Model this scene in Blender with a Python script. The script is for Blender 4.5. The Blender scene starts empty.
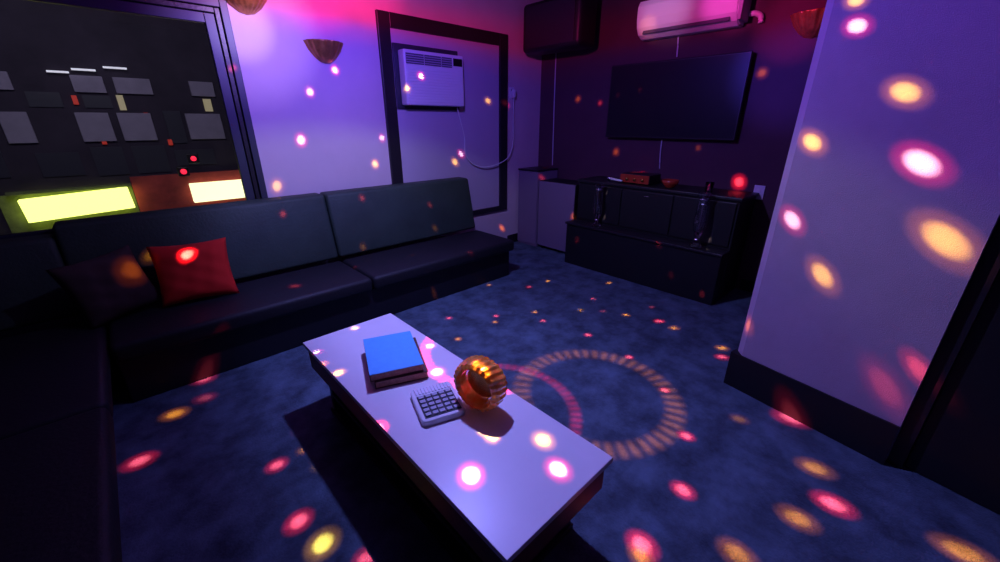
import bpy, bmesh, math, random
from mathutils import Vector, Matrix
random.seed(7)
R = math.radians; PI = math.pi
scene = bpy.context.scene
COL = scene.collection

# ---------------------------------------------------------------- camera
cam_d = bpy.data.cameras.new('camera'); cam = bpy.data.objects.new('camera', cam_d); COL.objects.link(cam)
cam_d.sensor_width = 36.0; cam_d.lens = 400.0 / 1000.0 * 36.0; cam_d.clip_start = 0.03; cam_d.clip_end = 200
YAW, PITCH = R(46.8), R(21.7)
cam.location = (0, 0, 1.6)
_f = Vector((math.cos(YAW), math.sin(YAW), 0)); _fw = _f * math.cos(PITCH) + Vector((0, 0, -math.sin(PITCH)))
cam.rotation_euler = _fw.to_track_quat('-Z', 'Y').to_euler()
scene.camera = cam
scene.view_settings.view_transform = 'Standard'; scene.view_settings.look = 'None'
scene.view_settings.exposure = 0.0; scene.view_settings.gamma = 1.0
scene.view_settings.use_curve_mapping = False

# ---------------------------------------------------------------- world
W = bpy.data.worlds.new('night'); scene.world = W; W.use_nodes = True
W.node_tree.nodes['Background'].inputs[0].default_value = (0.14, 0.10, 0.55, 1)
W.node_tree.nodes['Background'].inputs[1].default_value = 0.035

# ---------------------------------------------------------------- party lamp
LAMP = Vector((1.4, 2.0, 2.55))
FILL_W = 255.0
SPOT_K = 1.0
def party_fill():
    """The lamp's broad wash: violet above, a magenta ring level with the lamp, blue below, paler further down."""
    d = bpy.data.lights.new('party_lamp_wash', 'POINT'); d.energy = FILL_W; d.shadow_soft_size = 0.045
    d.use_nodes = True
    nt = d.node_tree; nd = nt.nodes; em = nd['Emission']
    tc = nd.new('ShaderNodeTexCoord'); sp = nd.new('ShaderNodeSeparateXYZ'); cr = nd.new('ShaderNodeValToRGB')
    mr = nd.new('ShaderNodeMapRange'); mr.inputs[1].default_value = -1; mr.inputs[2].default_value = 1
    nt.links.new(tc.outputs['Normal'], sp.inputs[0]); nt.links.new(sp.outputs['Z'], mr.inputs[0]); nt.links.new(mr.outputs[0], cr.inputs[0])
    e = cr.color_ramp.elements
    stops = [(0.00, (0.24, 0.25, .86)), (0.15, (0.22, 0.22, .84)), (0.20, (0.30, 0.29, .84)), (0.245, (0.29, 0.27, .82)), (0.285, (0.17, 0.11, .76)), (0.42, (0.13, 0.06, .78)), (0.455, (0.30, 0.05, .62)),
             (0.478, (.70, 0.03, 0.24)), (0.505, (.70, 0.03, 0.26)), (0.545, (0.24, 0.05, 0.36)), (1.0, (0.05, 0.03, 0.2))]
    while len(e) < len(stops): e.new(0.5)
    for el, (p, c) in zip(e, stops): el.position = p; el.color = (*c, 1)
    nt.links.new(cr.outputs[0], em.inputs['Color'])
    side = nd.new('ShaderNodeMapRange'); side.interpolation_type = 'SMOOTHSTEP'; side.inputs[1].default_value = -.52; side.inputs[2].default_value = -.27
    side.inputs[3].default_value = .16; side.inputs[4].default_value = 1.0        # wash cut back towards the sofa side to darken it
    nt.links.new(sp.outputs['X'], side.inputs[0]); 
    far = nd.new('ShaderNodeMapRange'); far.interpolation_type = 'SMOOTHSTEP'; far.inputs[1].default_value = .20; far.inputs[2].default_value = .55
    far.inputs[3].default_value = 1.0; far.inputs[4].default_value = .62  # also cut back towards the column and screen wall to darken them
    nt.links.new(sp.outputs['X'], far.inputs[0]); mu = nd.new('ShaderNodeMath'); mu.operation = 'MULTIPLY'
    nt.links.new(side.outputs[0], mu.inputs[0]); nt.links.new(far.outputs[0], mu.inputs[1]); nt.links.new(mu.outputs[0], em.inputs['Strength'])
    o = bpy.data.objects.new('party_lamp_wash', d); COL.objects.link(o); o.location = LAMP
party_fill()
RED, ORG, YEL, PNK, WHT, BLU = (1, .008, .03), (1, .16, .003), (1, .30, .008), (1, .08, .2), (1, .75, .8), (.08, .08, 1)
def beam(target, color, deg, power, blend=1.0, name='party_lamp_beam', src=LAMP):
    d = bpy.data.lights.new(name, 'SPOT'); d.color = color; d.spot_size = R(deg); d.spot_blend = blend
    v = Vector(target) - Vector(src)
    d.energy = power * v.length_squared; d.shadow_soft_size = 0.004
    o = bpy.data.objects.new(name, d); COL.objects.link(o); o.location = src
    o.rotation_euler = v.to_track_quat('-Z', 'Y').to_euler()
    return o
BEAMS = [((0.858,3.895,1.974),'R',2.75,1.44), ((1.413,3.900,1.839),'W',4.31,0.96), ((1.659,3.900,2.026),'P',4.02,1.56), ((1.271,3.900,1.452),'P',4.6,1.68), ((2.045,3.900,1.450),'P',3.16,0.96), ((1.939,3.900,1.206),'Y',3.5,1.1), ((2.289,3.758,1.905),'Y',3.75,1.1), ((2.455,3.753,2.020),'P',3.74,1.56), ((2.932,3.888,1.165),'Y',3.25,1), ((3.024,3.888,1.250),'P',3.16,1.2), ((3.456,3.888,1.830),'Y',3,0.8), ((3.714,3.865,1.814),'R',2.75,1.28), ((1.006,3.900,1.082),'Y',4.5,0.7), ((0.948,3.665,0.883),'R',2.4,1.92), ((1.657,3.675,0.929),'R',2.75,1.92), ((2.389,3.642,0.771),'R',2.2,1.6), ((2.400,3.590,0.526),'O',2.5,1), ((1.563,3.582,0.486),'O',2.6,1.5), ((0.802,3.171,0.420),'R',3.52,4.61), ((1.341,3.294,0.412),'R',2.2,1.6), ((1.877,3.225,0.420),'O',2.2,0.8), ((0.225,3.379,0.751),'W',3.4,10), ((-0.072,3.423,0.704),'O',6,1.6), ((0.039,3.632,0.725),'O',3,2), ((2.353,2.936,0.413),'R',2.4,1.92), ((1.943,2.990,0.080),'O',2.11,2.52), ((2.590,2.927,0.000),'O',1.94,2.52), ((4.400,3.283,1.861),'O',2.6,1.2), ((4.400,2.959,1.807),'R',2.2,1.4), ((4.400,2.679,1.268),'O',2.8,1.4), ((4.251,2.299,1.081),'R',3.4,8), ((4.400,1.300,1.058),'R',3.6,10), ((4.400,1.304,2.001),'O',3,1.8), ((4.400,1.742,1.352),'O',2,0.6), ((4.312,2.414,1.915),'R',2,0.6), ((4.312,2.674,1.877),'R',2,0.6), ((4.269,3.658,1.020),'R',2.2,1.4), ((4.057,3.520,0.919),'R',2.2,1.4), ((3.992,2.922,0.512),'O',2.6,1.6), ((3.760,2.686,0.314),'R',2,1.4), ((3.740,1.706,0.490),'R',2.2,1.6), ((2.570,0.423,1.995),'P',4,2), ((2.527,0.189,1.717),'Y',4.6,1.6), ((2.579,0.473,1.506),'Y',4.4,1.8), ((2.504,0.062,1.438),'P',5,2.4), ((2.578,0.467,1.113),'P',4,1.8), ((2.542,0.270,0.863),'Y',4.2,1.2), ((2.475,-0.095,1.139),'Y',5.6,1.4), ((2.474,-0.103,0.401),'R',4.5,0.45), ((2.481,-0.229,0.504),'R',3,1.2), ((2.611,0.550,0.437),'O',3,1), ((2.576,0.453,2.098),'Y',3.5,1.6), ((1.825,2.597,0.000),'R',2.11,4.5), ((2.152,2.343,-0.000),'R',2.11,4.5), ((2.068,2.265,0.000),'O',2.11,3.96), ((2.464,2.161,-0.000),'O',1.94,3.96), ((2.383,1.995,-0.000),'R',1.94,4.5), ((2.857,2.601,-0.000),'R',2.11,5.04), ((3.131,2.575,0.000),'O',1.58,3.6), ((2.795,1.907,0.000),'O',1.76,3.6), ((3.087,1.967,0.000),'R',1.94,5.4), ((3.562,2.092,0.000),'O',1.76,3.6), ((3.010,1.564,0.000),'O',2.11,4.32), ((2.930,1.751,0.000),'R',1.94,1.44), ((3.700,3.900,0.244),'O',2,1), ((3.114,1.308,-0.000),'R',2.46,7.2), ((3.085,1.162,0.000),'O',2.29,3.6), ((3.040,0.768,0.000),'O',2.46,3.6), ((2.907,0.721,0.000),'R',2.46,6.3), ((3.760,1.219,0.090),'R',1.41,1.8), ((3.335,1.487,0.000),'R',1.58,1.26), ((3.760,1.536,0.194),'R',2,0.6), ((1.658,2.252,0.000),'O',2.29,4.32), ((2.463,1.584,0.000),'R',2.11,7.2), ((2.411,1.187,-0.000),'R',1.94,7.2), ((2.229,0.826,0.000),'R',1.94,8.1), ((1.923,0.558,0.000),'R',2.46,9), ((2.515,0.198,0.000),'R',4.4,7.2), ((2.281,0.406,-0.000),'O',2.64,1.26), ((2.172,0.024,0.000),'O',3.52,3.6), ((1.986,-0.077,0.000),'R',3.52,9), ((1.786,0.016,0.000),'O',3.52,4.32), ((1.427,0.140,0.000),'O',3.52,4.32), ((2.095,-0.477,0.000),'O',3.52,4.32), ((1.566,0.418,0.000),'R',2.99,9), ((1.185,0.417,-0.000),'R',3.52,10.8), ((1.141,0.398,0.000),'O',2.82,5.4), ((0.104,2.990,0.028),'R',4.05,4.68), ((0.061,2.752,0.000),'R',3.52,1.44), ((-0.095,2.697,-0.000),'O',3.7,3.96), ((-0.272,2.380,0.000),'R',3.7,5.4), ((0.227,1.877,0.000),'R',3.17,5.4), ((0.203,1.483,-0.000),'R',3.52,7.2), ((0.242,1.314,0.000),'Y',4.05,5.4), ((0.336,1.132,0.000),'R',3.17,5.4), ((0.357,1.890,-0.000),'O',2.29,1.44), ((0.559,2.045,0.440),'P',2.4,1), ((0.562,1.775,0.440),'Y',3,1.6), ((0.828,2.165,0.440),'Y',2.6,1.2), ((1.041,1.678,0.440),'W',3.2,1.2), ((0.925,1.445,0.440),'W',4,1.6), ((0.963,0.779,0.440),'Y',3.4,2.2), ((0.896,0.649,0.440),'P',3.4,2.4), ((0.651,0.843,0.440),'P',3.6,2.4), ((0.890,1.043,0.663),'Y',2.6,3.5), ((0.885,1.014,0.618),'Y',1.6,2.5), ((0.877,1.170,0.539),'R',3,2), ((3.809,2.448,0.956),'W',1.5,1.2), ((3.971,1.434,1.012),'W',1.8,2), ((3.835,2.446,0.670),'W',1.2,1), ((3.827,1.339,0.655),'W',1.2,1), ((0.889,1.091,0.674),'Y',2.2,3)]  # the last entries are added to brighten the amber holder and the vases
for t, c, s, p in BEAMS:       # every beam: a coloured cone with a paler hot centre
    col, core = {'R': (RED, (1, .10, .12)), 'O': (ORG, (1, .27, .01)), 'Y': (YEL, (1, .60, .06)), 'P': ((1, .01, .12), (1, .62, .66)), 'W': (PNK, (1, .8, .7))}[c]
    beam(t, col, s * .80, p * 26.0 * SPOT_K)
    beam(t, core, s * .46, p * (130.0 if c in 'YPW' else 60.0) * SPOT_K)
# soft pools of colour thrown by the same lamp
beam((.97, 3.9, 2.27), (1.0, 0.80, 1.0), 17, 22, name='party_lamp_pool')
beam((1.03, 3.9, 2.27), (0.60, 0.42, 1.0), 36, 26, name='party_lamp_pool')
beam((1.55, 3.9, 2.66), (1.0, 0.02, 0.30), 26, 26, name='party_lamp_pool')
beam((2.1, 3.9, 2.68), (1.0, 0.02, 0.15), 20, 22, name='party_lamp_pool')
beam((4.4, 1.15, 2.35), (1.0, 0.02, 0.35), 13, 22, name='party_lamp_pool')
beam((4.2, 1.65, 2.55), (1.0, 0.06, 0.6), 10, 22, name='party_lamp_pool')
beam((4.2, 2.2, 2.6), (.55, .36, .75), 14, 16, name='party_lamp_pool')
beam((4.2, 2.35, 2.47), (1, .30, .15), 5, 16, name='party_lamp_pool')
beam((4.4, 1.1, 1.95), (0.10, 0.06, 1.0), 18, 26, name='party_lamp_pool')
def ring(center, radius, width, color, power, n):
    """A ring of light laid on the floor by a patterned lens aimed straight down."""
    h = 2.5
    d = bpy.data.lights.new('ring_projector', 'SPOT'); d.spot_size = R(40); d.spot_blend = 0.1; d.energy = power; d.shadow_soft_size = 0.004
    d.color = color; d.use_nodes = True
    nt = d.node_tree; nd = nt.nodes; L = nt.links
    def M(op, a, b=None, v=None):
        m = nd.new('ShaderNodeMath'); m.operation = op; L.new(a, m.inputs[0])
        if b is not None: L.new(b, m.inputs[1])
        if v is not None: m.inputs[1].default_value = v
        return m.outputs[0]
    tc = nd.new('ShaderNodeTexCoord'); sp = nd.new('ShaderNodeSeparateXYZ'); L.new(tc.outputs['Normal'], sp.inputs[0])
    x = M('DIVIDE', sp.outputs[0], sp.outputs[2]); y = M('DIVIDE', sp.outputs[1], sp.outputs[2])
    rr = M('SQRT', M('ADD', M('MULTIPLY', x, x), M('MULTIPLY', y, y)))
    dr = M('ABSOLUTE', M('SUBTRACT', rr, v=radius / h))
    a = nd.new('ShaderNodeMapRange'); a.inputs[1].default_value = width / h; a.inputs[2].default_value = width / h * .35
    a.inputs[3].default_value = 0; a.inputs[4].default_value = 1; L.new(dr, a.inputs[0])
    ang = M('ARCTAN2', y, x)
    s = M('SINE', M('MULTIPLY', ang, v=float(n)))
    b = nd.new('ShaderNodeMapRange'); b.inputs[1].default_value = -1; b.inputs[2].default_value = 1
    b.inputs[3].default_value = .2; b.inputs[4].default_value = 1; L.new(s, b.inputs[0])
    L.new(M('MULTIPLY', a.outputs[0], b.outputs[0]), nd['Emission'].inputs['Strength'])
    o = bpy.data.objects.new('ring_projector', d); COL.objects.link(o); o.location = (center[0], center[1], h)
ring((1.87, 1.11), 0.47, 0.075, (1, .20, .03), 560, 44)
ring((1.30, 1.42), 0.47, 0.045, (1, .01, .06), 900, 60)

# ---------------------------------------------------------------- materials
def mat(name, color, rough=.6, metal=0, bump=0, bscale=80, vary=0, vscale=6, spec=.5, emit=None, estr=0, trans=0, ior=1.45, coat=0, color2=None):
    m = bpy.data.materials.new(name); m.use_nodes = True
    nt = m.node_tree; b = nt.nodes['Principled BSDF']
    b.inputs['Base Color'].default_value = (*color, 1); b.inputs['Roughness'].default_value = rough; b.inputs['Metallic'].default_value = metal
    b.inputs['Specular IOR Level'].default_value = spec; b.inputs['IOR'].default_value = ior
    b.inputs['Transmission Weight'].default_value = trans; b.inputs['Coat Weight'].default_value = coat
    if emit: b.inputs['Emission Color'].default_value = (*emit, 1); b.inputs['Emission Strength'].default_value = estr
    tc = nt.nodes.new('ShaderNodeTexCoord')
    if vary or color2:
        n = nt.nodes.new('ShaderNodeTexNoise'); n.inputs['Scale'].default_value = vscale; n.inputs['Detail'].default_value = 6; n.inputs['Roughness'].default_value = .65
        nt.links.new(tc.outputs['Object'], n.inputs['Vector'])
        cr = nt.nodes.new('ShaderNodeValToRGB'); cr.color_ramp.elements[0].position = .32; cr.color_ramp.elements[1].position = .68
        c2 = color2 or tuple(min(1, c * (1 + vary)) for c in color); c1 = color if color2 else tuple(c * (1 - vary) for c in color)
        cr.color_ramp.elements[0].color = (*c1, 1); cr.color_ramp.elements[1].color = (*c2, 1)
        nt.links.new(n.outputs['Fac'], cr.inputs[0]); nt.links.new(cr.outputs[0], b.inputs['Base Color'])
    if bump:
        n2 = nt.nodes.new('ShaderNodeTexNoise'); n2.inputs['Scale'].default_value = bscale; n2.inputs['Detail'].default_value = 3
        nt.links.new(tc.outputs['Object'], n2.inputs['Vector'])
        bp = nt.nodes.new('ShaderNodeBump'); bp.inputs['Strength'].default_value = bump; bp.inputs['Distance'].default_value = .01
        nt.links.new(n2.outputs['Fac'], bp.inputs['Height']); nt.links.new(bp.outputs[0], b.inputs['Normal'])
    return m
M = dict(
    wall=mat('lavender_wall_paint', (.66, .50, .60), .8, bump=.08, bscale=120, vary=.04, vscale=2),
    darkwall=mat('plum_wall_paint', (.085, .035, .055), .8, bump=.08, bscale=120, vary=.08, vscale=3),
    column=mat('column_plaster', (.52, .38, .50), .85, bump=.3, bscale=260, vary=.06, vscale=4),
    ceiling=mat('ceiling_paint', (.30, .28, .30), .9),
    floor=mat('worn_dark_carpet', (.040, .056, .080), .85, bump=.5, bscale=90, color2=(.12, .18, .25), vscale=5.5, spec=.2),
    black=mat('black_paint', (.012, .011, .014), .45, bump=.1, bscale=40),
    trim=mat('black_wood_trim', (.018, .014, .02), .4, bump=.15, bscale=30),
    panel=mat('mauve_panel', (.52, .42, .58), .7, bump=.08, bscale=120),
    winframe=mat('dark_aluminium', (.045, .045, .07), .45, metal=.2),
    seatleather=mat('black_seat_leather', (.012, .012, .014), .6, bump=.25, bscale=60),
    leather=mat('dark_green_leather', (.034, .055, .038), .6, bump=.25, bscale=60, vary=.2, vscale=3),
    redcloth=mat('red_cloth', (.78, .022, .012), .85, bump=.5, bscale=220),
    darkcloth=mat('dark_brown_cloth', (.055, .03, .025), .85, bump=.5, bscale=220),
    tabletop=mat('white_laminate', (.80, .76, .80), .32, vary=.02),
    tablewood=mat('reddish_brown_wood', (.16, .035, .022), .5, bump=.1, bscale=20, vary=.3, vscale=8),
    bluecover=mat('blue_book_cloth', (.10, .50, 1.0), .6, bump=.25, bscale=200, vary=.06, vscale=30),
    pages=mat('brown_page_edges', (.42, .20, .15), .8, bump=.4, bscale=150, vary=.25, vscale=60),
    browncover=mat('dark_brown_book_cover', (.10, .04, .03), .6),
    silver=mat('silver_plastic', (.78, .78, .82), .3, metal=0),
    keypad=mat('dark_keypad', (.02, .02, .035), .4),
    key=mat('grey_key_plastic', (.42, .42, .50), .4),
    amber=mat('amber_glass', (1.0, .26, .02), .14, trans=.45, ior=1.5, coat=1, color2=(1.0, .62, .12), vscale=30),
    plastic=mat('white_plastic', (.80, .76, .84), .35),
    grille=mat('shadowed_vent', (.10, .09, .14), .5),
    gold=mat('aged_gold_shell', (.48, .22, .07), .35, metal=.6, vary=.3, vscale=20),
    screen=mat('black_tv_glass', (.005, .005, .010), .4, spec=.3),
    speaker=mat('purple_grey_speaker_cloth', (.22, .15, .26), .8, bump=.5, bscale=300),
    glass=mat('clear_glass', (.95, .95, 1.0), .03, trans=1.0, ior=1.47),
    steel=mat('brushed_steel', (.6, .6, .62), .25, metal=1),
    wire=mat('white_cable', (.7, .68, .75), .5),
    red=mat('red_glaze', (.40, .04, .02), .25, coat=.5),
    brass=mat('warm_brass', (.6, .3, .08), .25, metal=.9),
    facade=mat('dark_facade', (.036, .028, .045), .9, vary=.3, vscale=.8),
    slab=mat('grey_facade_panel', (.27, .24, .33), .8, vary=.12, vscale=2),
    darkpane=mat('dark_shop_glass', (.045, .045, .06), .3),
    brick=mat('red_brown_render', (.38, .05, .045), .8, vary=.3, vscale=2),
    asphalt=mat('asphalt', (.03, .03, .03), .9, vary=.2),
    yellowsign=mat('lit_yellow_green_sign', (.8, .9, .2), .5, emit=(1.0, 1.0, .22), estr=2.4),
    whitesign=mat('lit_white_sign', (.9, .9, .6), .5, emit=(1.0, .93, .52), estr=1.7),
    tubelight=mat('lit_tube', (.9, .9, .95), .5, emit=(.9, .85, 1.0), estr=.6),
    glowpane=mat('dim_lit_window', (.5, .45, .3), .6, emit=(1, .8, .4), estr=.18),
    neon=mat('dim_red_neon', (.5, .05, .04), .5, emit=(1, .06, .03), estr=.22),
    redlamp=mat('lit_red_lamp', (.8, .05, .05), .5, emit=(1, .02, .06), estr=1.6),
    greenwall=mat('olive_render', (.16, .20, .07), .8, vary=.3, vscale=3),
)
def pane_material():
    m = bpy.data.materials.new('window_pane_glass'); m.use_nodes = True; nt = m.node_tree; nt.nodes.remove(nt.nodes['Principled BSDF'])
    out = nt.nodes['Material Output']; t = nt.nodes.new('ShaderNodeBsdfTransparent'); g = nt.nodes.new('ShaderNodeBsdfGlossy'); mx = nt.nodes.new('ShaderNodeMixShader'); fr = nt.nodes.new('ShaderNodeFresnel')
    t.inputs[0].default_value = (.92, .95, .95, 1); g.inputs['Roughness'].default_value = .02; fr.inputs[0].default_value = 1.5
    nt.links.new(fr.outputs[0], mx.inputs[0]); nt.links.new(t.outputs[0], mx.inputs[1]); nt.links.new(g.outputs[0], mx.inputs[2]); nt.links.new(mx.outputs[0], out.inputs[0])
    return m
M['pane'] = pane_material()
def net_cloth():   # dark speaker grille: fine perforation
    m = M['speaker']; return m

# ---------------------------------------------------------------- mesh helpers
def box(bm, lo, hi, bev=0, seg=2, mtx=None):
    lo, hi = Vector(lo), Vector(hi)
    r = bmesh.ops.create_cube(bm, size=1.0); vs = r['verts']
    c = (lo + hi) / 2; s = hi - lo
    for v in vs: v.co = Vector((v.co.x * s.x + c.x, v.co.y * s.y + c.y, v.co.z * s.z + c.z))
    if bev:
        es = set(e for v in vs for e in v.link_edges)
        rr = bmesh.ops.bevel(bm, geom=list(es), offset=bev, segments=seg, profile=.5, affect='EDGES')
        vs = list(set(v for f in rr['faces'] for v in f.verts) | set(v for v in vs if v.is_valid))
    if mtx: 
        for v in vs: v.co = mtx @ v.co
    return vs
def lathe(bm, prof, n=32, mtx=None, a0=0, a1=2 * PI, flute=None):
    full = abs(a1 - a0 - 2 * PI) < 1e-6
    cols = []
    for i in range(n if full else n + 1):
        a = a0 + (a1 - a0) * i / n; k = flute(i, n) if flute else 1
        cols.append([bm.verts.new(Vector((r * k * math.cos(a), r * k * math.sin(a), z))) for r, z in prof])
    m = len(cols)
    for i in range(m if full else m - 1):
        A, B = cols[i], cols[(i + 1) % m]
        for j in range(len(prof) - 1):
            try: bm.faces.new((A[j], B[j], B[j + 1], A[j + 1]))
            except ValueError: pass
    vs = [v for c in cols for v in c]
    if mtx:
        for v in vs: v.co = mtx @ v.co
    bmesh.ops.remove_doubles(bm, verts=vs, dist=1e-5)
def tube(bm, pts, r, n=8, cap=True):
    pts = [Vector(p) for p in pts]; rings = []
    up = Vector((0, 0, 1))
    for i, p in enumerate(pts):
        t = (pts[min(i + 1, len(pts) - 1)] - pts[max(i - 1, 0)]).normalized()
        a = t.cross(up)
        if a.length < .1: a = t.cross(Vector((1, 0, 0)))
        a.normalize(); b = t.cross(a)
        rad = r[i] if isinstance(r, (list, tuple)) else r
        rings.append([bm.verts.new(p + (a * math.cos(2 * PI * k / n) + b * math.sin(2 * PI * k / n)) * rad) for k in range(n)])
    for A, B in zip(rings, rings[1:]):
        for k in range(n): bm.faces.new((A[k], A[(k + 1) % n], B[(k + 1) % n], B[k]))
    if cap: bm.faces.new(rings[0]); bm.faces.new(rings[-1])
def smooth_path(pts, k=6):
    P = [Vector(p) for p in pts]; P = [P[0]] + P + [P[-1]]; out = []
    for i in range(1, len(P) - 2):
        for j in range(k):
            t = j / k; a, b, c, d = P[i - 1:i + 3]
            out.append(.5 * ((2 * b) + (c - a) * t + (2 * a - 5 * b + 4 * c - d) * t * t + (3 * b - a - 3 * c + d) * t ** 3))
    return out + [P[-2]]
def obj(name, bm, m, parent=None, smooth=False, loc=None, rot=None):
    bmesh.ops.recalc_face_normals(bm, faces=bm.faces[:])
    me = bpy.data.meshes.new(name); bm.to_mesh(me); bm.free()
    o = bpy.data.objects.new(name, me); COL.objects.link(o)
    me.materials.append(M[m] if isinstance(m, str) else m)
    if smooth:
        for p in me.polygons: p.use_smooth = True
    if parent: o.parent = parent
    if loc: o.location = loc
    if rot: o.rotation_euler = rot
    return o
def bx(name, lo, hi, m, parent=None, bev=0, seg=2, smooth=False):
    bm = bmesh.new(); box(bm, lo, hi, bev, seg); return obj(name, bm, m, parent, smooth)
def thing(name, label, cat, loc=(0, 0, 0), rz=0, group=None):
    o = bpy.data.objects.new(name, None); COL.objects.link(o); o.location = loc; o.rotation_euler = (0, 0, rz); o.empty_display_size = .1
    return tag(o, label, cat, group)
def tag(o, label, cat, group=None):
    o['label'] = label; o['category'] = cat
    if group: o['group'] = group
    return o
def struct(o): o['kind'] = 'structure'; return o
def copy_tree(o, parent=None):
    c = o.copy(); COL.objects.link(c)
    if parent: c.parent = parent
    for ch in [x for x in scene.objects if x.parent == o]: copy_tree(ch, c)
    return c

# ---------------------------------------------------------------- the room
WY, TX = 3.9, 4.4            # window wall plane y, screen wall plane x
CZ = 3.05
struct(bx('floor', (-2.2, -1.6, -.1), (TX + .2, WY + .2, 0), 'floor'))
struct(bx('ceiling', (-2.2, -1.6, CZ), (TX + .2, WY + .2, CZ + .1), 'ceiling'))
WX0, WX1, WZ0, WZ1 = -1.55, .915, .78, 2.42      # window opening
bm = bmesh.new()
box(bm, (-2.2, WY, 0), (WX0, WY + .2, CZ)); box(bm, (WX1, WY, 0), (TX, WY + .2, CZ))
box(bm, (WX0, WY, 0), (WX1, WY + .2, WZ0)); box(bm, (WX0, WY, WZ1), (WX1, WY + .2, CZ))
struct(obj('wall_left', bm, 'wall'))
struct(bx('wall_back', (TX, -1.6, 0), (TX + .2, WY + .2, CZ), 'darkwall'))
# column with chamfered corner, turned slightly from the screen wall
PL, PR = Vector((2.60, .585)), Vector((2.455, -.205))
d = (PR - PL).normalized(); nrm = Vector((-d.y, d.x))        # pointing away from the camera side?
if nrm.x < 0: nrm = -nrm
def quad_prism(pts, z0, z1, name, m, parent=None):
    bm = bmesh.new(); lo = [bm.verts.new((p.x, p.y, z0)) for p in pts]; hi = [bm.verts.new((p.x, p.y, z1)) for p in pts]
    n = len(pts); bm.faces.new(lo); bm.faces.new(hi)
    for i in range(n): bm.faces.new((lo[i], lo[(i + 1) % n], hi[(i + 1) % n], hi[i]))
    return obj(name, bm, m, parent)
ch = .05
colpts = [PL + d * ch, PR, PR + nrm * .55, PL + nrm * .55, PL + nrm * ch]
struct(quad_prism(colpts, 0.0, CZ, 'wall_column', 'column'))
struct(quad_prism([PL - d * .012 - nrm * .014, PR - nrm * .014, PR - nrm * .002, PL + d * (ch - .002) - nrm * .002, PL - d * .004 + nrm * (ch - .004), PL - d * .012 + nrm * (ch)], 0, .235, 'baseboard_column', 'black'))
# dark door leaf beyond the column, in its own short wall
PE = PR + d * 2.2
struct(quad_prism([PR + nrm * .03 + d * .002, PR + nrm * .03 + d * .06, PR + nrm * .2 + d * .06, PR + nrm * .2 + d * .002], 0, CZ, 'trim_1', 'trim'))
dr = struct(quad_prism([PR + nrm * .06 + d * .065, PR + nrm * .06 + d * .98, PR + nrm * .1 + d * .98, PR + nrm * .1 + d * .065], .005, 2.1, 'door_1', 'black'))
struct(quad_prism([PR + nrm * .06 + d * .065, PR + nrm * .06 + d * .985, PR + nrm * .1 + d * .985, PR + nrm * .1 + d * .065], 2.11, CZ, 'wall_over_door', 'black'))
struct(quad_prism([PR + nrm * .03 + d * .99, PR + nrm * .03 + d * 1.6, PR + nrm * .2 + d * 1.6, PR + nrm * .2 + d * .99], 0, CZ, 'wall_right', 'darkwall'))
kp = PR + nrm * .058 + d * .125
bm = bmesh.new(); q = Vector((-nrm.x, -nrm.y, 0)).to_track_quat('Z', 'Y').to_matrix().to_4x4()
lathe(bm, [(0, 0), (.026, 0), (.026, .006), (.009, .01), (.009, .035), (.022, .04), (.026, .052), (.02, .064), (0, .068)], 20, Matrix.Translation((kp.x, kp.y, .98)) @ q)
obj('door_handle', bm, 'steel', dr, True)
# picture-frame trim around the air conditioner panel
bm = bmesh.new()
fx0, fx1, fz0, fz1, fw = 2.10, 3.76, .50, 2.545, .125
y0, y1 = WY - .035, WY - .001
box(bm, (fx0, y0, fz0), (fx0 + fw, y1, fz1), .006); box(bm, (fx1 - fw, y0, fz0), (fx1, y1, fz1), .006)
box(bm, (fx0 + fw, y0, fz1 - fw), (fx1 - fw, y1, fz1), .006); box(bm, (fx0 + fw, y0, fz0), (fx1 - fw, y1, fz0 + .06), .006)
struct(obj('trim_2', bm, 'trim'))
struct(bx('wall_panel', (fx0 + fw + .002, WY - .012, fz0 + .062), (fx1 - fw - .002, WY - .001, fz1 - fw - .002), 'panel'))
struct(bx('baseboard_left', (3.80, WY - .015, 0), (TX - .02, WY - .001, .12), 'black', bev=.004))
struct(bx('baseboard_back', (TX - .015, -1.2, 0), (TX - .001, 1.08, .12), 'black', bev=.004))

# window
win = bpy.data.objects.new('window_1', None); COL.objects.link(win); win['kind'] = 'structure'; win.location = (0, 0, 0)
def frame_bm(x0, x1, z0, z1, w, ya, yb, bev=.004):
    bm = bmesh.new()
    box(bm, (x0, ya, z0), (x0 + w, yb, z1), bev); box(bm, (x1 - w, ya, z0), (x1, yb, z1), bev)
    box(bm, (x0 + w, ya, z1 - w), (x1 - w, yb, z1), bev); box(bm, (x0 + w, ya, z0), (x1 - w, yb, z0 + w), bev)
    return bm
f1 = obj('window_frame', frame_bm(WX0 + .002, WX1 - .002, WZ0 + .002, WZ1 - .002, .05, WY - .03, WY + .10), 'winframe', win)
obj('window_frame', frame_bm(WX0 + .053, WX1 - .053, WZ0 + .053, WZ1 - .053, .035, WY - .005, WY + .08), 'trim', win)
sash = frame_bm(WX0 + .09, WX1 - .09, WZ0 + .09, WZ1 - .09, .065, WY + .015, WY + .06)
obj('sash', sash, 'winframe', win)
bx('glass_pane', (WX0 + .14, WY + .034, WZ0 + .14), (WX1 - .14, WY + .04, WZ1 - .14), 'pane', win)
bx('window_sill', (WX0 - .03, WY - .07, WZ0 - .04), (WX1 + .03, WY - .002, WZ0 - .002), 'trim', win, .005)
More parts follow.
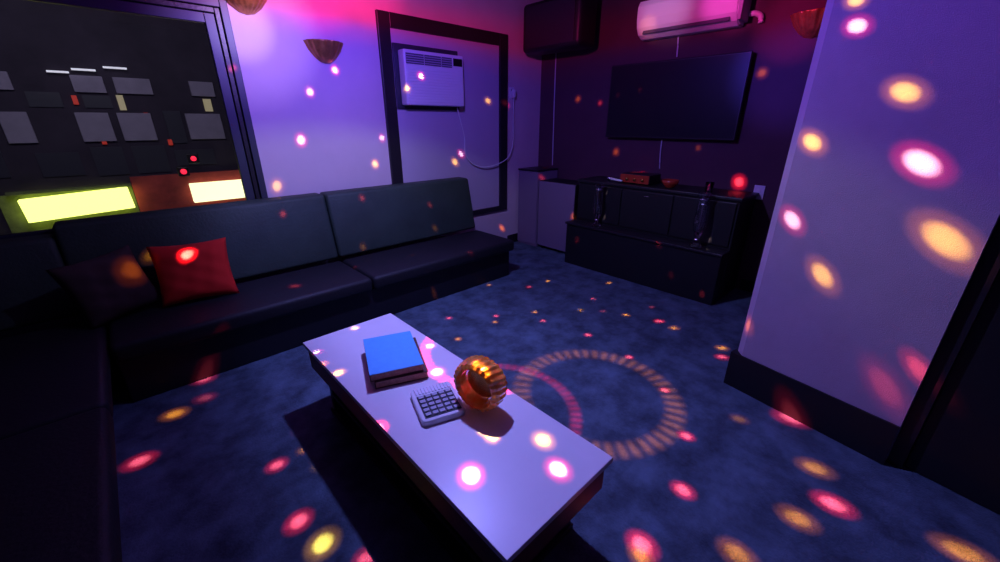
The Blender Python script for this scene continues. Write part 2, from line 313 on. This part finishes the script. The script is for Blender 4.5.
# sofa : long banquette under the window
sofa = thing('banquette_sofa', 'long dark green leather banquette with black seat against the window wall', 'sofa', (1.2, 3.4, 0))
SO = Vector((1.2, 3.4, 0))
def sub(p): return tuple(Vector(p) - SO)
def cushion(name, x0, x1, y0, y1, z0, z1, parent, bev=.035, slope=0):
    bm = bmesh.new(); vs = box(bm, sub((x0, y0, z0)), sub((x1, y1, z1)), bev, 4)
    if slope:
        for v in bm.verts: v.co.y += slope * (v.co.z + SO.z - z0) / (z1 - z0)
    return obj(name, bm, 'seatleather' if name == 'seat_cushion' or parent.name == 'corner_banquette' else 'leather', parent, True)
seams = [(-.27, 1.322), (1.328, 2.97)]
for x0, x1 in seams:
    cushion('seat_cushion', x0, x1, 2.92, 3.56, .30, .42, sofa)
bx('seat_base', sub((-.27, 2.99, .0)), sub((2.95, 3.85, .298)), 'black', sofa, .01)
for x0, x1, zt in [(-1.0, -.376, .93), (-.37, 1.322, 1.0), (1.328, 2.97, 1.0)]:
    bm = bmesh.new(); box(bm, sub((x0, 3.57, .43)), sub((x1, 3.75, zt)), .03, 4)
    for v in bm.verts: v.co.y += .12 * (v.co.z - .43) / .57
    # a gently padded face
    obj('backrest', bm, 'leather', sofa, True)
ret = thing('corner_banquette', 'dark leather bench section turning the corner towards the viewer', 'sofa', (-.7, 2.4, 0))
SO = Vector((-.7, 2.4, 0))
bx('seat_base', sub((-1.25, 1.25, 0)), sub((-.36, 3.85, .298)), 'black', ret, .01)
cushion('seat_cushion', -1.0, -.285, 1.2, 2.3, .30, .42, ret); cushion('seat_cushion', -1.0, -.285, 2.306, 3.52, .30, .42, ret)
cushion('backrest', -1.25, -1.04, 1.2, 2.3, .31, 1.0, ret); cushion('backrest', -1.25, -1.04, 2.306, 3.5, .31, 1.0, ret)

# pillows
def pillow(name, w, h, t, m, label, loc, rot, pinch=.08):
    bm = bmesh.new(); n = 22
    g = [[[None] * (n + 1) for _ in range(n + 1)] for _ in range(2)]
    for s in range(2):
        for i in range(n + 1):
            for j in range(n + 1):
                u, v = 2 * i / n - 1, 2 * j / n - 1
                edge = max(abs(u), abs(v)) > .999
                if s == 1 and edge: g[1][i][j] = g[0][i][j]; continue
                bulge = max(0, (1 - u ** 4) * (1 - v ** 4)) ** .55
                x = u * w / 2 * (1 - pinch * (1 - v * v)); z = v * h / 2 * (1 - pinch * (1 - u * u))
                wr = .006 * math.sin(9 * u + 5 * v) * math.sin(7 * v - 3 * u)
                y = (t / 2 * bulge + wr * bulge) * (1 if s else -1)
                g[s][i][j] = bm.verts.new((x, y, z))
    for s in range(2):
        for i in range(n):
            for j in range(n):
                bm.faces.new((g[s][i][j], g[s][i + 1][j], g[s][i + 1][j + 1], g[s][i][j + 1]))
    o = obj(name, bm, m, None, True, loc, rot); tag(o, label, 'pillow'); return o
pillow('throw_pillow', .45, .42, .15, 'redcloth', 'bright red square throw pillow leaning on the sofa back', (.245, 3.40, .622), (R(-20), R(1), R(-6)))
pillow('throw_pillow', .42, .42, .14, 'darkcloth', 'dark brown throw pillow beside the red pillow', (-.195, 3.42, .625), (R(-20), R(-6), R(22)))

# ---------------------------------------------------------------- coffee table
T = thing('coffee_table', 'long low coffee table with a white top and dark body', 'table', (.8125, 1.373, 0))
hx, hy = .2755, .830
bx('tabletop', (-hx, -hy, .415), (hx, hy, .44), 'tabletop', T, .002)
bm = bmesh.new()
box(bm, (-hx + .015, -hy + .02, .28), (hx - .015, hy - .02, .4135), .003)
obj('apron', bm, 'tablewood', T)
bx('pedestal_panel', (-hx + .06, -hy + .12, .03), (hx - .06, -hy + .16, .279), 'black', T, .003)
bx('pedestal_panel', (-hx + .06, hy - .16, .03), (hx - .06, hy - .12, .279), 'black', T, .003)
bx('shelf', (-hx + .06, -hy + .161, .12), (hx - .06, hy - .161, .145), 'black', T, .003)
bx('plinth', (-hx + .05, -hy + .11, 0), (hx - .05, hy - .11, .029), 'black', T, .003)

# song books
def book(label, center, size, rz, cover, z, mp='pages'):
    t = thing('song_book', label, 'book', (center[0], center[1], z), rz)
    w, l, h = size
    bx('page_block', (-w / 2 + .004, -l / 2 + .004, .004), (w / 2 - .004, l / 2 - .004, h - .004), mp, t)
    bm = bmesh.new()
    box(bm, (-w / 2, -l / 2, 0), (w / 2, l / 2, .0035), .001); 
    box(bm, (-w / 2, l / 2 - .0035, .0035), (w / 2, l / 2, h - .0035), 0)
    obj('spine_cover', bm, 'browncover', t)
    bx('front_cover', (-w / 2, -l / 2, h - .0035), (w / 2, l / 2, h), cover, t, .001)
    return t
book('dark brown thick book underneath the blue-covered book', (.817, 1.640), (.250, .352, .040), R(-22), 'browncover', .4402)
book('bright blue covered thick book on the coffee table', (.800, 1.654), (.250, .352, .040), R(-21), 'bluecover', .4812 )
# calculator
K = thing('desk_calculator', 'silver desk calculator with dark keypad and ribbed top on the coffee table', 'calculator', (.783, 1.237, .4402), R(-18))
K.scale = (1.13, 1.13, 1.05)
bm = bmesh.new(); box(bm, (-.085, -.103, 0), (.085, .103, .026), .0)
es = [e for e in bm.edges if abs(e.verts[0].co.z - e.verts[1].co.z) > .01]
bmesh.ops.bevel(bm, geom=es, offset=.022, segments=5, profile=.5, affect='EDGES')
es = [e for e in bm.edges if all(v.co.z > .025 for v in e.verts) and len(e.link_faces) == 2 and any(abs(f.normal.z) < .5 for f in e.link_faces)]
bmesh.ops.bevel(bm, geom=es, offset=.005, segments=2, profile=.5, affect='EDGES')
obj('body', bm, 'silver', K)
bm = bmesh.new()
for i in range(11):
    x = -.066 + i * .0132; box(bm, (x - .0035, .055, .0262), (x + .0035, .094, .0305), .0012)
obj('ribbed_panel', bm, 'plastic', K)
bx('keypad', (-.070, -.088, .0262), (.070, .046, .0285), 'keypad', K, .001)
for r_ in range(5):
    for c_ in range(5):
        x = -.0545 + c_ * .0272; y = .032 - r_ * .0262
        if c_ == 2: x -= .001
        bx('key', (x - .0105, y - .0085, .0287), (x + .0105, y + .0085, .0345), 'key' , K, .0018)
# amber fluted glass holder, lying on its side
A = thing('amber_glass_holder', 'round fluted amber glass candle holder lying on its side by the calculator', 'candle holder', (.917, 1.10, .4402), R(14))
bm = bmesh.new()
ro, ri, hw = .117, .082, .052
prof = [(ri, -hw + .016), (ri + .010, -hw), (ro - .020, -hw + .001), (ro - .006, -hw * .80), (ro, -hw * .4), (ro, hw * .4), (ro - .006, hw * .80), (ro - .020, hw - .001), (ri + .010, hw), (ri, hw - .016), (ri - .004, 0), (ri, -hw + .016)]
n = 144
cols = []
for i in range(n):
    col = []
    for j, (rr, z) in enumerate(prof):
        a = 2 * PI * i / n + z * 2.2
        k = 1 + (.022 * math.cos(2 * PI * i * 24 / n) if rr > ri + .012 else 0)
        col.append(bm.verts.new((z, rr * k * math.cos(a), rr * k * math.sin(a) + ro * 1.025)))
    cols.append(col)
for i in range(n):
    a_, b_ = cols[i], cols[(i + 1) % n]
    for j in range(len(prof) - 1): bm.faces.new((a_[j], b_[j], b_[j + 1], a_[j + 1]))
bmesh.ops.remove_doubles(bm, verts=bm.verts[:], dist=1e-6)
obj('fluted_glass', bm, 'amber', A)
bm = bmesh.new(); lathe(bm, [(0, -.003), (ri - .008, -.003), (ri - .008, .003), (0, .003)], 32, Matrix.Translation((.012, 0, ro * 1.025)) @ Matrix.Rotation(PI / 2, 4, 'Y'))
obj('base_disc', bm, 'brass', A, False)

# ---------------------------------------------------------------- window air conditioner
ac = thing('window_air_conditioner', 'white window air conditioner set in the framed wall panel', 'air conditioner', (2.645, WY - .013, 1.755))
bx('surround_recess_shade', (-.41, -.02, -.035), (.365, -.001, .545), 'winframe', ac, .004)  # dark frame strip, widened at left in dark colour for the recess shadow
bx('casing', (-.365, -.13, 0), (.35, -.021, .487), 'plastic', ac, .012)
bm = bmesh.new()
for (a, b) in ((-.345, -.145), (-.135, .06), (.07, .195)):
    box(bm, (a, -.136, .365), (b, -.1305, .455))
obj('air_vent', bm, 'grille', ac)
bm = bmesh.new()
for (a, b) in ((-.345, -.145), (-.135, .06), (.07, .195)):
    for i in range(4): box(bm, (a, -.142, .375 + i * .02), (b, -.1365, .381 + i * .02))
obj('louvre', bm, 'panel', ac)
bx('control_panel', (.215, -.136, .385), (.330, -.1305, .455), 'screen', ac, .002)
bm = bmesh.new()
for i in range(12): box(bm, (-.34, -.134, .03 + i * .026), (.33, -.1305, .046 + i * .026), .001)
obj('front_grille', bm, 'plastic', ac)
cord = smooth_path([(2.955, WY - .06, 1.745), (3.0, WY - .05, 1.62), (3.07, WY - .03, 1.42), (3.08, WY - .03, 1.25), (3.18, WY - .035, 1.13), (3.35, WY - .05, 1.08), (3.55, WY - .06, 1.10), (3.74, WY - .06, 1.17), (3.86, WY - .03, 1.32), (3.875, WY - .02, 1.6), (3.865, WY - .035, 1.82), (3.86, WY - .045, 1.9)])
cord = [Vector(p) - Vector(ac.location) for p in cord]
bm = bmesh.new(); tube(bm, cord, .007, 8); obj('power_cord', bm, 'wire', ac, True)
bx('plug', (3.84 - 2.655, -.055, 1.88 - 1.755), (3.88 - 2.655, -.015, 1.97 - 1.755), 'plastic', ac, .006)
o = thing('wall_outlet', 'white wall outlet beside the black trim frame', 'outlet', (3.86, WY - .001, 1.93))
bx('cover_plate', (-.04, -.007, -.06), (.04, 0, .07), 'plastic', o, .002)
bm = bmesh.new(); box(bm, (-.014, -.0085, .022), (-.006, -.0072, .045)); box(bm, (.006, -.0085, .022), (.014, -.0072, .045)); obj('socket', bm, 'keypad', o)

# ---------------------------------------------------------------- shell sconces
def sconce(label, loc, rz, s=1.0):
    t = thing('shell_sconce', label, 'sconce', loc, rz)
    bm = bmesh.new(); prof = [(.004, -.13), (.045, -.12), (.09, -.085), (.13, -.035), (.155, .02), (.160, .03), (.150, .03), (.124, -.03), (.085, -.078), (.04, -.11), (.004, -.12)]
    lathe(bm, [(a * s, b * s) for a, b in prof], 36, None, PI, 2 * PI, lambda i, n: 1 + .035 * math.cos(i * PI * 2 * 9 / n) * 1)
    obj('shell_shade', bm, 'gold', t, True)
    bx('back_plate', (-.05 * s, -.02, -.10 * s), (.05 * s, 0, .02 * s), 'brass', t, .004)
    bm = bmesh.new(); lathe(bm, [(0, -.10), (.014, -.10), (.014, -.055), (.03, -.03), (.032, -.005), (.02, .018), (0, .026)], 16, Matrix.Translation((0, -.055 * s, 0))); obj('bulb', bm, 'glass', t, True)
    return t
sconce('gold scallop wall sconce between the window and the black trim frame', (1.587, WY - .001, 2.20), 0)
sconce('purple-lit shell sconce at the corner of the window frame', (1.04, WY - .001, 2.50), 0, 1.15)
sconce('dark shell sconce on the screen wall partly behind the column', (TX - .001, 1.0, 2.37), R(-90), 1.1)

# ---------------------------------------------------------------- screen wall
tv = thing('television', 'large black wall mounted flat screen television', 'television', (TX - .001, 2.09, 1.80))
bx('wall_bracket', (-.05, -.2, -.15), (0, .2, .15), 'black', tv)
bx('bezel', (-.085, -.70, -.365), (-.051, .70, .375), 'black', tv, .006)
bx('screen', (-.0865, -.685, -.348), (-.0855, .685, .36), 'screen', tv)
sac = thing('split_air_conditioner', 'white split air conditioner high above the television', 'air conditioner', (TX - .001, 1.95, 2.38))
bm = bmesh.new()
prof = [(0, 0), (-.10, 0), (-.16, .03), (-.20, .09), (-.215, .16), (-.215, .27), (-.19, .315), (0, .32)]
A_ = [bm.verts.new((x, -.42, z)) for x, z in prof]; B_ = [bm.verts.new((x, .52, z)) for x, z in prof]
bm.faces.new(A_); bm.faces.new(B_)
for i in range(len(prof)): bm.faces.new((A_[i], A_[(i + 1) % len(prof)], B_[(i + 1) % len(prof)], B_[i]))
bmesh.ops.bevel(bm, geom=[e for e in bm.edges if abs(e.verts[0].co.y - e.verts[1].co.y) < .01], offset=.01, segments=2, affect='EDGES')
obj('casing', bm, 'plastic', sac)
bm = bmesh.new(); box(bm, (-.012, -.36, -.004), (.012, .45, .004), 0, mtx=Matrix.Translation((-.183, 0, .055)) @ Matrix.Rotation(R(-62), 4, 'Y') @ Matrix.Scale(2.2, 4, (1, 0, 0))); obj('air_outlet', bm, 'grille', sac)
bx('end_cap', (-.20, -.45, .03), (-.01, -.421, .31), 'panel', sac, .004)
# cable cover with white clip to the side of it
bm = bmesh.new(); tube(bm, smooth_path([(TX - .03, 1.49, 2.47), (TX - .03, 1.44, 2.465), (TX - .03, 1.40, 2.44), (TX - .03, 1.39, 2.39)]), .022, 10)
tag(obj('pipe_sleeve', bm, 'plastic', None, True), 'short white pipe sleeve at the end of the split air conditioner', 'pipe')
def wire(label, pts, r=.006):
    bm = bmesh.new(); tube(bm, smooth_path(pts), r, 8); tag(obj('hanging_wire', bm, 'wire', None, True), label, 'wire')
wire('white wire running down from the black corner speaker', [(TX - .012, 3.655, 2.44), (TX - .012, 3.65, 2.0), (TX - .012, 3.64, 1.5), (TX - .012, 3.63, 1.05)])
wire('short white wire between the split air conditioner and the television', [(TX - .012, 2.11, 2.375), (TX - .014, 2.10, 2.28), (TX - .014, 2.095, 2.2)], .007)
wire('short white wire hanging below the television', [(TX - .012, 2.13, 1.42), (TX - .014, 2.125, 1.28), (TX - .012, 2.11, 1.12)])
spk = thing('corner_speaker', 'black loudspeaker hung high in the corner', 'speaker', (TX - .30, 3.40, 2.36), R(0))
bm = bmesh.new(); box(bm, (-.16, -.42, 0), (.16, .42, .50), .05, 4); obj('cabinet', bm, 'black', spk, True)
bm = bmesh.new(); box(bm, (-.170, -.35, .04), (-.162, .35, .46), .003); obj('grille', bm, 'keypad', spk)
bx('wall_bracket', (.161, -.08, .15), (.299, .08, .35), 'black', spk)
# bar counter with lower ledge
CO = thing('bar_counter', 'long black bar counter under the television', 'counter', (4.1, 2.0, 0))
bx('body', (-.15, -.88, .0), (.28, .85, .945), 'black', CO, .004)
bx('counter_top', (-.17, -.90, .946), (.285, .87, .98), 'black', CO, .008)
for i in range(3):
    y = -.86 + i * .57
    dd = bx('door', (-.168, y, .53), (-.151, y + .55, .93), 'black', CO, .004)
    bx('handle', (-.178, y + .25, .88), (-.1685, y + .30, .89), 'steel', dd, .002)
bx('lower_ledge', (-.34, -.88, .0), (-.152, .85, .48), 'black', CO, .006)
bx('ledge_top', (-.36, -.89, .481), (-.171, .86, .505), 'trim', CO, .004)
def vase(label, loc, h, r, rz=0):
    t = thing('glass_vase', label, 'vase', loc, rz)
    bm = bmesh.new(); w = .006
    prof = [(0, 0), (r * .9, 0), (r * .95, .01), (r * .35, .05), (r * .3, .08), (r * .8, .14), (r, h * .45), (r * .85, h * .75), (r * .7, h * .88), (r * 1.05, h), (r * 1.05 - w, h), (r * .7 - w, h * .87), (r * .85 - w, h * .75), (r - w, h * .45), (r * .8 - w, .15), (0, .12)]
    lathe(bm, prof, 24, None, 0, 2 * PI, lambda i, n: 1 + .05 * (i % 2)); obj('vase_body', bm, 'glass', t)
    bm = bmesh.new(); lathe(bm, [(r * .36, .055), (r * .5, .06), (r * .5, .072), (r * .36, .08)], 24); obj('metal_collar', bm, 'steel', t, True)
    bm = bmesh.new(); lathe(bm, [(r * .72, h * .865), (r * .8, h * .87), (r * .8, h * .895), (r * .72, h * .9)], 24); obj('metal_collar', bm, 'steel', t, True)
vase('tall clear glass vase on the counter ledge nearest the column', (3.835, 1.385, .506), .50, .055)
vase('clear glass vase on the counter ledge nearest the floor speaker', (3.835, 2.49, .506), .46, .05)
# things standing on the counter
amp = thing('karaoke_amplifier', 'black amplifier with a warm lit front on the counter under the television', 'amplifier', (4.15, 2.20, .981))
bx('case', (-.12, -.17, .008), (.13, .17, .10), 'black', amp, .004)
bx('front_panel', (-.126, -.165, .012), (-.121, .165, .096), 'red', amp)
for k in range(3):
    bm = bmesh.new(); lathe(bm, [(0, 0), (.017, 0), (.015, .02), (0, .021)], 16, Matrix.Translation((-.1265, -.10 + k * .09, .05)) @ Matrix.Rotation(-PI / 2, 4, 'Y')); obj('knob', bm, 'brass', amp, True)
for sx in (-.09, .09):
    for sy in (-.13, .13): bx('foot', (sx - .015, sy - .015, 0), (sx + .015, sy + .015, .0075), 'black', amp)
bw = thing('red_bowl', 'small red bowl on the counter beside the amplifier', 'bowl', (4.08, 1.83, .981))
bm = bmesh.new(); lathe(bm, [(0, 0), (.04, 0), (.045, .006), (.075, .04), (.085, .075), (.078, .075), (.068, .042), (.04, .014), (0, .012)], 28); obj('bowl_body', bm, 'red', bw, True)
mc = thing('microphone', 'silver microphone lying on the counter near the tall speaker', 'microphone', (4.03, 2.45, 1.008), R(70))
bm = bmesh.new(); lathe(bm, [(0, -.14), (.011, -.14), (.014, .02), (.018, .045), (0, .047)], 16, Matrix.Rotation(PI / 2, 4, 'Y')); obj('handle', bm, 'silver', mc, True)
bm = bmesh.new(); lathe(bm, [(0, .048), (.018, .05), (.025, .07), (.022, .09), (.01, .10), (0, .101)], 16, Matrix.Rotation(PI / 2, 4, 'Y')); obj('mesh_head', bm, 'steel', mc, True)
gl = thing('drinking_glass', 'short clear drinking glass on the counter next to the tall vase', 'glass', (4.0, 1.42, .981))
bm = bmesh.new(); lathe(bm, [(0, 0), (.03, 0), (.037, .1), (.034, .1), (.028, .008), (0, .008)], 24); obj('tumbler', bm, 'glass', gl, True)
sw = thing('light_switch', 'white light switch plate on the screen wall beside the column', 'switch', (TX - .001, 1.112, .98))
bx('cover_plate', (-.008, -.045, -.065), (0, .045, .065), 'plastic', sw, .003); bx('rocker', (-.012, -.016, -.03), (-.0085, .016, .03), 'plastic', sw, .001)
# floor speakers
fs = thing('floor_speaker', 'tall purple-grey floor speaker cabinet in front of the counter end', 'speaker', (4.12, 3.21, 0))
bx('cabinet', (-.13, -.29, .03), (.2, .29, .90), 'black', fs, .006)
bm = bmesh.new(); box(bm, (-.142, -.285, .045), (-.131, .285, .895), .004); obj('grille_cloth', bm, 'speaker', fs)
for sx in (-.09, .15):
    for sy in (-.22, .22): bx('foot', (sx - .02, sy - .02, 0), (sx + .02, sy + .02, .0295), 'black', fs)
cb = thing('corner_cabinet', 'dark boxy cabinet in the room corner next to the floor speaker', 'cabinet', (4.14, 3.69, 0))
bx('body', (-.16, -.17, 0), (.235, .18, 1.0), 'speaker', cb, .005); bx('top', (-.17, -.175, 1.001), (.238, .185, 1.02), 'black', cb, .004)
bx('door', (-.172, -.165, .03), (-.161, .17, .98), 'speaker', cb, .003)

# ---------------------------------------------------------------- the street outside
BY = 16.0
b = thing('opposite_building', 'dark building facade with pale grey panels across the street', 'building', (1, BY, -4))
def O(p): return tuple(Vector(p) - Vector((1, BY, -4)))
bx('wall', O((-12, BY, -4)), O((14, BY + 3, 9)), 'facade', b)
rows = [((1.10, 1.83), [(-1.70, -1.2), (-.36, .30), (.47, 1.2), (2.0, 2.9)]), ((2.32, 2.72), [(-1.85, -1.25), (-.2, .42), (.62, 1.4), (2.3, 2.9)])]
for (z0, z1), xs in rows:
    for x0, x1 in xs: bx('facade_panel', O((x0, BY - .08, z0)), O((x1, BY - .001, z1)), 'slab', b, .01)
for x0, x1, z0, z1 in [(-1.35, -.55, .25, .85), (-.30, .35, .2, .95), (-1.1, -.5, 1.95, 2.3), (-.1, .45, 1.95, 2.25), (1.5, 1.9, 1.0, 1.9), (.55, 1.3, .2, .95), (1.5, 2.5, .35, .8), (-3, -1.9, .3, 1.9)]:
    w_ = bx('shop_window', O((x0, BY - .04, z0)), O((x1, BY - .001, z1)), 'darkpane', b)
bx('lit_window', O((.58, BY - .05, 1.9)), O((.72, BY - .001, 2.28)), 'glowpane', b)
bx('lit_window', O((2.55, BY - .05, 1.9)), O((2.75, BY - .001, 2.25)), 'glowpane', b)
for x, z, h_ in [(-.30, 2.02, .22), (1.05, 1.72, .12), (1.42, .95, .16), (-.02, 1.02, .2)]:
    bx('neon_strip', O((x, BY - .07, z)), O((x + .10, BY - .001, z + h_)), 'neon', b, .01)
bx('awning', O((-2.1, BY - .30, -.12)), O((.28, BY - .09, -.04)), 'greenwall', b, .01)
bx('shop_band', O((.3, BY - .10, -1.1)), O((4.5, BY - .001, .12)), 'brick', b, .01)
bx('shop_band', O((-2.3, BY - .06, -1.4)), O((.28, BY - .001, -.13)), 'greenwall', b)
s1 = bx('lightbox_sign', (-1.93, BY - .36, -.72), (.20, BY - .12, -.14), 'yellowsign', None, .02)
s1.data.transform(Matrix.Translation((0, 0, -.43)) @ Matrix.Rotation(R(-3), 4, 'Y') @ Matrix.Translation((0, 0, .43))); tag(s1, 'glowing yellow-green lightbox sign seen through the window', 'sign')
s2 = bx('lightbox_sign', (1.62, BY - .32, -.76), (4.2, BY - .12, -.18), 'whitesign', None, .02); tag(s2, 'glowing warm white lightbox sign near the window frame', 'sign')
for (x0, x1, z), lb in zip([(-.58, -.18, 2.75), (-.12, .34, 2.83), (.50, .98, 2.92)], ['dim white tube light on the dark facade, furthest from the window frame', 'middle white tube light on the dark facade', 'white tube light closest to the window frame on the facade']):
    t = bx('tube_light', (x0, BY - .16, z), (x1, BY - .10, z + .045), 'tubelight', None, .005); tag(t, lb, 'light')
sl = bpy.data.lights.new('facade_fill_light', 'AREA'); sl.energy = 160; sl.size = 3; sl.color = (.85, .75, 1.0)  # unseen area light added to brighten the facade panels
so = bpy.data.objects.new('facade_fill_light', sl); COL.objects.link(so); so.location = (0, 9.5, 5.5); so.rotation_euler = (Vector((0, BY, 1)) - so.location).to_track_quat('-Z', 'Y').to_euler()
struct(bx('ground_street', (-14, WY + .8, -4.2), (16, BY - .4, -4.02), 'asphalt'))
# traffic lamps
def signal(label, x, z, r):
    t = thing('signal_lamp', label, 'lamp', (x, BY - 1.2, -4.02))
    bm = bmesh.new(); tube(bm, [(0, .1, z + 4.02), (0, 1.19 - .11, z + 4.02)], .03, 8); obj('bracket_arm', bm, 'black', t, True)
    bx('housing', (-.13, -.05, z + 4.02 - .13), (.13, .10, z + 4.02 + .13), 'black', t, .02)
    bm = bmesh.new(); lathe(bm, [(0, .03), (r * .7, .022), (r, 0), (0, 0)], 20, Matrix.Translation((0, -.052, z + 4.02)) @ Matrix.Rotation(PI / 2, 4, 'X')); obj('lens', bm, 'redlamp', t, True)
signal('brighter red lamp on a bracket above the brick shop band', 1.47, .28, .075)
signal('small red lamp higher on the facade towards the window frame', 1.78, .62, .07)
